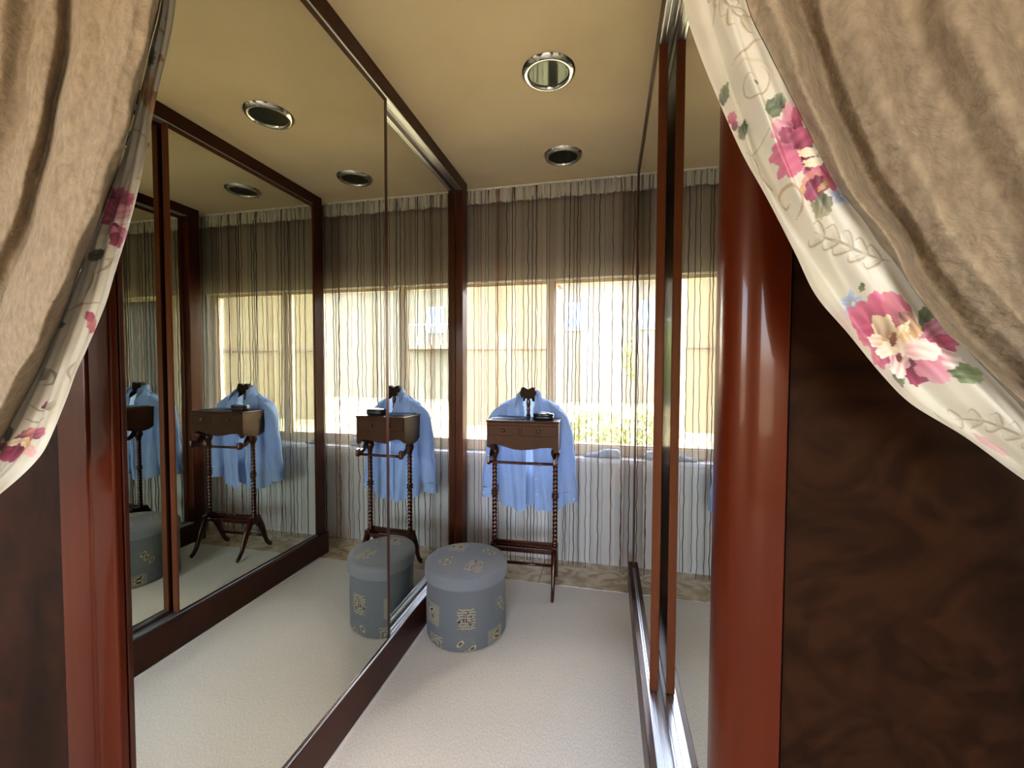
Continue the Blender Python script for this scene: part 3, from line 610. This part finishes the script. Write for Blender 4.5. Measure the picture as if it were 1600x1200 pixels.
# ================= drapes with printed satin border =================
class Print:
    """colours woven and printed on the border; a runs along it, q across it (metres)"""
    def __init__(s, G, base):
        m = G.shape[0]; mid = G[m//2]; s.a = np.concatenate([[0], np.cumsum(np.linalg.norm(np.diff(mid, axis=0), axis=1))])
        s.w = np.linalg.norm(np.diff(G, axis=0), axis=2).sum(0); s.t = np.linspace(0, 1, m)
        s.A = np.tile(s.a[None, :], (m, 1)); s.Q = s.t[:, None]*s.w[None, :]; s.c = np.tile(np.array(lin(*base)[:3]), (m, G.shape[1], 1))
        n = np.sin(s.A*95+4*np.sin(s.Q*60))+np.sin(s.A*47-s.Q*120+2*np.sin(s.A*31)); s.c *= (1-.035*np.clip(n, 0, 2))[..., None]
    def frame(s, a0, t0, jax, jay, jbx, jby):
        w0 = np.interp(a0, s.a, s.w); p = (s.A-a0)*1000; q = (s.Q-t0*w0)*1000
        s.x = p*jax+q*jbx; s.y = p*jay+q*jby
    def petal(s, cx, cy_, ang, L, W, tip, base, streak=.5, pow_=2.0, lobes=0, alpha=1.0, seed=0):
        a = math.radians(ang); u = (s.x-cx)*math.cos(a)+(s.y-cy_)*math.sin(a); v = -(s.x-cx)*math.sin(a)+(s.y-cy_)*math.cos(a)
        e = (np.abs(u)/L)**pow_+(np.abs(v)/W)**pow_; th = np.arctan2(v/W, u/L)
        r = 1+.07*np.sin(5*th+seed)+.05*np.sin(11*th+seed*2.3)+(lobes*.06*np.cos(7*th) if lobes else 0)
        mk = e < r**2; k = np.clip((u/L+1)/2, 0, 1); st = .5+.5*np.sin(v/W*8+1.1*np.sin(u/L*2.5+seed)+seed*3)
        k = np.clip(k+(st-.5)*streak*.55, 0, 1)[..., None]; col = np.array(lin(*base)[:3])*(1-k)+np.array(lin(*tip)[:3])*k
        rim = np.clip((e/r**2-.80)/.2, 0, 1)[..., None]; col = col*(1-.25*rim)+np.array(lin(*tip)[:3])*.25*rim
        s.c[mk] = s.c[mk]*(1-alpha)+col[mk]*alpha
    def stroke(s, P, width, colr, alpha=.9, taper=True):
        P = np.array(P, float); P = catmull(np.column_stack([P, np.zeros(len(P))]), 60)[:, :2]; d = np.full(s.x.shape, 1e9); kk = np.zeros(s.x.shape)
        x0, x1, y0, y1 = P[:, 0].min()-9, P[:, 0].max()+9, P[:, 1].min()-9, P[:, 1].max()+9; bb = (s.x > x0) & (s.x < x1) & (s.y > y0) & (s.y < y1)
        xx, yy = s.x[bb], s.y[bb]; db = np.full(xx.shape, 1e9); kb = np.zeros(xx.shape)
        for i in range(len(P)):
            q = np.hypot(xx-P[i, 0], yy-P[i, 1]); b = q < db; db[b] = q[b]; kb[b] = i/59
        d[bb] = db; kk[bb] = kb; wd = width*(np.sin(np.clip(kk, .04, .96)*PI)**.6 if taper else 1); mk = d < wd
        f = (alpha*np.clip((wd-d)/(.5*wd+1e-6), .35, 1))[..., None]; s.c = np.where(mk[..., None], s.c*(1-f)+np.array(lin(*colr)[:3])*f, s.c)
PINK, ROSE, DEEP, PALE, CREAM, WHITE = (186, 100, 118), (146, 58, 80), (92, 28, 44), (204, 150, 154), (214, 196, 154), (226, 217, 192)
TAN, BROWN, GREEN, DGREEN, BLUE, OLIVE = (190, 150, 96), (120, 78, 44), (116, 122, 84), (62, 66, 44), (120, 132, 150), (150, 132, 96)
def leaf(p, cx, cy_, ang, L, W, seed=0, g=GREEN, d=DGREEN):
    p.petal(cx, cy_, ang, L, W, g, d, .7, 1.7, 0, 1, seed); a = math.radians(ang); p.stroke([(cx-L*math.cos(a), cy_-L*math.sin(a)), (cx, cy_+1), (cx+L*.8*math.cos(a), cy_+L*.8*math.sin(a))], 1.2, d)
def acanthus(p, pts, n=5, colr=(128, 110, 82), s=1.0):
    p.stroke(pts, 2.6*s, colr, .8)
    P = catmull(np.column_stack([np.array(pts, float), np.zeros(len(pts))]), 24)[:, :2]
    for k in range(n):
        i = 3+k*4
        if i > 21: break
        t = P[i+1]-P[i]; t /= np.linalg.norm(t); nrm = np.array([-t[1], t[0]])
        for sg in (-1, 1):
            b = P[i]; c1 = b+sg*nrm*9*s+t*8*s; c2 = b+sg*nrm*17*s+t*20*s; c3 = b+sg*nrm*9*s+t*26*s; p.petal(*(b+sg*nrm*9*s+t*11*s), math.degrees(math.atan2(t[1], t[0]))+sg*48, 14*s, 5*s, (184, 172, 144), (158, 145, 118), .5, 2, 0, .7, k)
            p.stroke([b, c1, c2, c3], 1.6*s, colr, .75)
def blue_flower(p, cx, cy_, s=1.0):
    for k in range(5):
        a = 72*k+20; p.petal(cx+7*s*math.cos(math.radians(a)), cy_+7*s*math.sin(math.radians(a)), a, 8*s, 5*s, (164, 172, 184), BLUE, .6, 2, 0, 1, k)
    p.petal(cx, cy_, 0, 2.5*s, 2.5*s, CREAM, TAN)
def peony_open(p, s=1.0):
    def P(x, y, an, L, W, t, b, *r): p.petal(x*s, y*s, an, L*s, W*s, t, b, *r)
    leaf(p, 36*s, 34*s, 60, 24*s, 14*s, 2); leaf(p, -14*s, -58*s, -70, 20*s, 12*s, 3)
    P(-66, 34, 150, 32, 27, PINK, ROSE, .8, 2, 1, 1, 1); P(-42, 50, 118, 26, 24, (196, 100, 122), (140, 54, 74), .7, 2, 1, 1, 2)
    P(-10, 42, 128, 38, 20, (178, 92, 98), DEEP, .6, 2, 1, 1, 3); P(6, 26, -50, 24, 12, TAN, DEEP, .6, 2, 0, 1, 4)
    P(-62, 8, 190, 26, 20, PINK, (150, 60, 80), .7, 2, 1, 1, 5)
    P(48, 14, 35, 30, 17, PALE, ROSE, .8, 2, 1, 1, 6); P(60, -6, 5, 30, 16, PINK, (164, 60, 80), .8, 2, 1, 1, 7); P(64, -28, -20, 32, 15, WHITE, PINK, .9, 2, 1, 1, 8)
    P(-40, -22, 215, 32, 20, PINK, ROSE, .7, 2, 1, 1, 9); P(20, -50, -80, 24, 20, ROSE, DEEP, .6, 2, 1, 1, 10); P(42, -44, -48, 30, 17, PALE, (188, 106, 120), .7, 2, 1, 1, 11)
    P(-6, -36, 255, 26, 18, WHITE, PINK, .8, 2, 1, 1, 12)
    P(-30, 16, 120, 28, 17, CREAM, BROWN, .8, 2, 1, 1, 13); P(-8, 8, 60, 24, 11, CREAM, (150, 100, 50), .7, 2, 1, 1, 14); P(-40, 0, 170, 20, 12, WHITE, TAN, .7, 2, 1, 1, 15)
    P(-22, -12, 200, 28, 12, WHITE, CREAM, .6, 2, 1, 1, 16); P(4, -4, 290, 20, 12, WHITE, TAN, .7, 2, 1, 1, 17); P(28, -13, -10, 26, 16, WHITE, (214, 160, 150), .8, 2, 1, 1, 18); P(-14, 4, 100, 12, 4, BROWN, (92, 56, 30)); P(-2, -26, 270, 8, 5, BROWN, DEEP)
    leaf(p, 90*s, -54*s, -12, 27*s, 18*s, 5, (150, 160, 112), (74, 82, 50))
def peony_side(p, s=1.0):
    def P(x, y, an, L, W, t, b, *r): p.petal(x*s, y*s, an, L*s, W*s, t, b, *r)
    leaf(p, -44*s, 74*s, 200, 20*s, 15*s, 1); leaf(p, -36*s, 86*s, 80, 12*s, 10*s, 2, (140, 146, 120))
    P(-16, 58, 100, 26, 16, PALE, PINK, .8, 2, 1, 1, 1); P(-8, 64, 80, 16, 10, PINK, ROSE, .6, 2, 1, 1, 2); P(-10, 46, 70, 12, 11, ROSE, DEEP, .6, 2, 1, 1, 3)
    P(-32, 34, 150, 22, 20, PALE, ROSE, .8, 2, 1, 1, 4); P(-22, 22, 110, 22, 12, ROSE, DEEP, .6, 2, 1, 1, 5); P(-2, 22, 60, 22, 20, (184, 92, 116), DEEP, .6, 2, 1, 1, 6)
    P(-34, 2, 190, 22, 16, PINK, ROSE, .7, 2, 1, 1, 7); P(-20, -16, 215, 26, 20, PINK, (178, 76, 102), .8, 2, 1, 1, 8); P(18, -28, 300, 30, 18, PINK, DEEP, .8, 2, 1, 1, 9)
    P(8, -44, 240, 26, 10, TAN, PINK, .6, 2, 0, 1, 10); P(14, -58, 250, 22, 14, ROSE, DEEP, .6, 2, 1, 1, 11); P(40, -48, 310, 18, 13, PINK, ROSE, .7, 2, 1, 1, 12)
    P(26, -52, 230, 14, 4, TAN, BROWN); P(6, 2, 10, 15, 8, WHITE, CREAM, .6, 2, 1, 1, 13); P(14, -14, 15, 16, 8, WHITE, CREAM, .6, 2, 1, 1, 14)
    leaf(p, 22*s, -86*s, 260, 21*s, 14*s, 3, (150, 140, 104), DGREEN)
def scroll(p, x, y, s, m=1, colr=(160, 122, 76)):
    P = [(x+m*s*(-.9), y+s*-.4), (x+m*s*-1.05, y+s*.1), (x+m*s*-.7, y+s*.7), (x, y+s*.85), (x+m*s*.55, y+s*.35), (x+m*s*.45, y-s*.5), (x+m*s*.1, y-s*1.3)]
    p.stroke(P, s*.13+1, colr, .8); p.stroke([(x+m*s*-.9, y-s*.4), (x+m*s*-.55, y-s*.62), (x+m*s*-.3, y-s*.3)], s*.08+.8, colr, .8)

def border_part(lines, vs, root, rows, cols, painter):
    G = across([resamp(l, rows) for l in lines], vs, cols)
    a = np.linspace(0, 1, rows)[None, :]; v = np.linspace(0, 1, cols)[:, None]
    G[..., 1] += (.0030*np.sin(v*13+1.5*np.sin(a*17))+.0016*np.sin(v*29+a*40))*np.sin(v*PI)
    p = Print(G, (192, 183, 160)); painter(p)
    return grid_mesh('floral_border', G, 'border_satin', root, np.clip(p.c, 0, 1))
def cloth_part(lines, vs, root, rows, cols, sgn):
    Ls = [resamp(l, rows) for l in lines]
    s = np.linspace(0, 1, rows); Ls[1] = Ls[1].copy()
    for k, am in ((1, .0022), (2, .0022)):
        Ls[k] = Ls[k].copy(); Ls[k][:, 0] += sgn*am*np.sin(s*86)*(s > .45)
    G = across(Ls, vs, cols)
    m, n = G.shape[:2]; a = np.linspace(0, 1, n)[None, :]; v = np.linspace(0, 1, m)[:, None]
    G[..., 1] += .0016*np.sin(v*37+a*9)+.0012*np.sin(a*70+v*13)*(v > .2)
    # below the tie-back the cloth falls straight to the floor
    end = G[:, -1]; tail = []
    for k, z in enumerate(np.linspace(1.08, .02, 16)):
        q = end.copy(); sp = 1+.28*k; edge = end[0, 0]; q[:, 0] = edge+sgn*.012*min(k, 4)+(end[:, 0]-edge)*sp; q[:, 1] = .48+(end[:, 1]-.48)*(.5+.05*k); q[:, 2] = z; tail.append(q)
    G = np.concatenate([G, np.stack(tail, 1)], 1)
    c = end.mean(0); MB().rings([[(c[0]+sgn*.01+(.050+.004*math.cos(b))*math.cos(t), c[1]+(.040+.004*math.cos(b))*math.sin(t), 1.10+.028*math.sin(b)-.012*math.cos(t)*sgn) for b in np.linspace(0, 2*PI, 8, endpoint=False)] for t in np.linspace(0, 2*PI, 33)], False).build('tie_band', 'velvet', root, True)
    return grid_mesh('velvet_cloth', G, 'velvet', root)
R_ = drape_right(); L_ = drape_left()
dr = thing('drape', 'tan velvet drape with peony border sweeping to the right over a dark panel', 'drape', (.46, .48, .02), 'tied back drapes framing the opening')
dl = thing('drape', 'tan velvet drape with narrow floral border falling along the left side', 'drape', (-1.05, .48, .02), 'tied back drapes framing the opening')
def paint_right(p):
    F = dict(scr=(0.930, 0.63, 0.60, -1.40, 0.96, 1.09), pe1=(1.019, 0.83, 0.69, -1.39, 1.20, 0.80), hook=(1.048, 0.47, 0.74, -1.33, 1.18, 1.10), fil=(1.118, 0.66, 0.87, -1.36, 1.33, 0.87),
             pe2=(1.226, 0.56, 1.14, -1.27, 1.50, 0.75), low=(1.313, 0.51, 1.45, -1.13, 2.0, 0.57), edge=(0.942, 0.15, 0.52, -1.36, 1.04, 0.03), top=(0.828, 0.34, 0.41, -1.37, 0.9, 0.9))
    p.frame(*F['top']); acanthus(p, [(-10, 60), (20, 20), (45, -10), (70, -20)], 5); p.stroke([(0, -20), (12, 10), (22, 40)], 1.6, (140, 120, 90)); p.petal(-38, 28, 80, 9, 6, PINK, DEEP)
    p.frame(*F['scr']); p.stroke([(-48, 30), (-20, 48), (0, 75), (14, 86)], 2.2, (150, 132, 100)); p.stroke([(-42, 18), (-10, 38), (18, 36), (32, 22)], 3.4, (176, 160, 124), .6)
    p.stroke([(2, 34), (20, 20), (18, -8), (0, -22), (-20, -20), (-24, -4), (-8, 14), (4, 12), (6, 2), (0, -2)], 2.0, (150, 118, 78)); p.petal(3, 2, 0, 4, 4, (120, 104, 84), (100, 84, 66))
    p.frame(*F['edge']); leaf(p, -18, 42, 80, 20, 7, 3); p.petal(-6, 4, 70, 12, 7, PINK, ROSE, .6, 2, 1, 1, 1); p.petal(-2, -8, 250, 9, 5, DEEP, ROSE); leaf(p, 12, -16, 250, 15, 9, 4, (110, 112, 84)); p.stroke([(20, -36), (34, -60), (44, -90), (60, -120)], 2, (140, 118, 84)); p.stroke([(10, -50), (40, -52), (70, -44)], 1.5, (150, 130, 100))
    p.frame(*F['pe1']); peony_side(p, 1.0); blue_flower(p, 48, -70, 1.1)
    p.frame(*F['hook']); scroll(p, 2, -2, 24, 1)
    p.frame(*F['fil']); acanthus(p, [(80, -22), (40, -14), (0, 4), (-50, 22)], 5, (122, 106, 80), 1.15)
    p.frame(*F['pe2']); blue_flower(p, -88, 60, 1.5); p.petal(-70, 84, 100, 7, 4, DGREEN, GREEN); peony_open(p, 1.0)
    p.frame(*F['low']); acanthus(p, [(120, -60), (70, -40), (20, -20), (-40, -16)], 6, (122, 106, 82), 1.0); p.stroke([(-60, -30), (-70, -2)], 2.2, (110, 90, 62)); p.petal(20, -62, -30, 36, 9, (196, 150, 146), (176, 116, 120), .6, 2, 0, .7)
def paint_left(p):
    p.frame(0.703, .9, -0.25, -1.07, -0.45, 0.14); p.stroke([(6, 20), (0, -5), (10, -30)], 2, (130, 112, 84)); p.stroke([(20, 30), (8, 0)], 1.5, (150, 130, 96))
    p.frame(0.755, 0.61, -0.25, -1.07, -0.46, 0.21); leaf(p, -6, 2, 85, 17, 7, 1, (120, 122, 88)); p.petal(8, -4, 250, 8, 6, TAN, BROWN)
    p.frame(0.808, 0.37, -0.24, -1.08, -0.45, 0.29); p.petal(-4, 10, 90, 26, 12, TAN, (140, 100, 60), .8, 2, 1, 1, 1); p.petal(4, -10, 260, 18, 10, (206, 168, 120), BROWN, .8, 2, 1, 1, 2); p.petal(-10, 20, 120, 10, 5, CREAM, TAN)
    p.stroke([(-40, -60), (-20, -55), (-6, -68)], 2, (150, 132, 104)); p.petal(-12, -128, 10, 14, 4, (180, 164, 136), (160, 140, 112), .5, 2, 0, .8)
    p.frame(1.002, 0.51, -0.31, -0.96, -0.48, 0.44)
    for q in ((5, 34, 60, 18, 14, PINK, ROSE, 1), (-8, 44, 110, 12, 9, ROSE, DEEP, 2), (16, 30, 30, 15, 12, PINK, DEEP, 3), (2, 8, 20, 26, 11, PALE, ROSE, 4), (-10, 18, 120, 14, 10, PINK, ROSE, 5), (6, -6, 10, 18, 8, WHITE, PINK, 6), (2, -24, 280, 18, 11, ROSE, DEEP, 7), (14, -20, 320, 14, 7, PALE, ROSE, 8), (-18, -32, 220, 15, 11, WHITE, CREAM, 9), (-6, -14, 180, 10, 7, PALE, PINK, 10)):
        p.petal(q[0], q[1], q[2], q[3], q[4], q[5], q[6], .7, 2, 1, 1, q[7])
    leaf(p, -30, -54, 200, 17, 9, 5, (104, 104, 76), (50, 50, 36)); p.petal(2, -58, 20, 16, 6, (200, 190, 164), OLIVE, .7, 2, 1, .8, 2)
    p.frame(1.126, 0.75, -0.34, -0.87, -0.46, 0.51); p.stroke([(18, 40), (20, 15), (4, -16), (-30, -44)], 2.2, (128, 112, 88)); p.stroke([(22, 18), (36, 24), (50, 42)], 1.8, (136, 120, 94)); p.stroke([(-12, -32), (10, -26), (30, -24)], 1.6, (140, 124, 98)); leaf(p, -36, -62, 20, 9, 5, 1, (90, 90, 66))
    p.frame(1.160, 0.20, -0.36, -0.87, -0.46, 0.55); p.petal(2, -4, 80, 14, 8, (190, 120, 112), (150, 76, 76)); p.petal(-2, 10, 100, 9, 6, ROSE, (150, 80, 80))
    p.frame(1.292, 0.69, -0.36, -0.78, -0.41, 0.59); p.stroke([(-14, -2), (-4, 12), (8, 6), (4, -10), (-12, -12)], 2.4, (120, 108, 88)); p.petal(-4, 4, 60, 10, 6, (150, 140, 116), (110, 100, 80)); p.stroke([(44, 18), (34, 4), (36, -14)], 2, (140, 124, 100)); p.stroke([(-30, -40), (-14, -52), (2, -48)], 2, (132, 118, 94)); p.stroke([(-40, -62), (-20, -70), (-4, -62)], 2, (140, 126, 100)); p.petal(6, -44, 40, 10, 5, (176, 164, 140), (130, 116, 92))
    p.frame(1.408, 0.46, -0.44, -0.64, -0.38, 0.64)
    for q in ((2, 8, 30, 18, 10, (196, 128, 116), DEEP, 1), (-14, -6, 200, 18, 9, WHITE, TAN, 2), (-20, -24, 230, 20, 11, ROSE, DEEP, 3), (6, -14, 300, 14, 9, PALE, TAN, 4), (-34, -14, 180, 14, 8, DEEP, ROSE, 5), (22, 10, 20, 12, 7, PINK, DEEP, 6)): p.petal(q[0], q[1], q[2], q[3], q[4], q[5], q[6], .7, 2, 1, 1, q[7])
    leaf(p, -30, 12, 100, 16, 10, 7, (104, 100, 76), (56, 54, 40)); p.petal(34, 50, 30, 10, 4, (120, 60, 76), (90, 40, 56))
border_part(R_[:4], [0, .28, .6, 1], dr, 1300, 104, paint_right); cloth_part(R_[3:], [0, .8, 1.0, 1.5, 2.4, 3.3, 4.3, 5.2, 6.2, 7.2], dr, 300, 230, 1)
border_part(L_[:2], [0, 1], dl, 1300, 80, paint_left); cloth_part(L_[1:], [0, .2, 1.1, 2.1, 2.8, 3.05, 3.5, 4.3, 5.2, 6.2, 7.2], dl, 300, 230, -1)
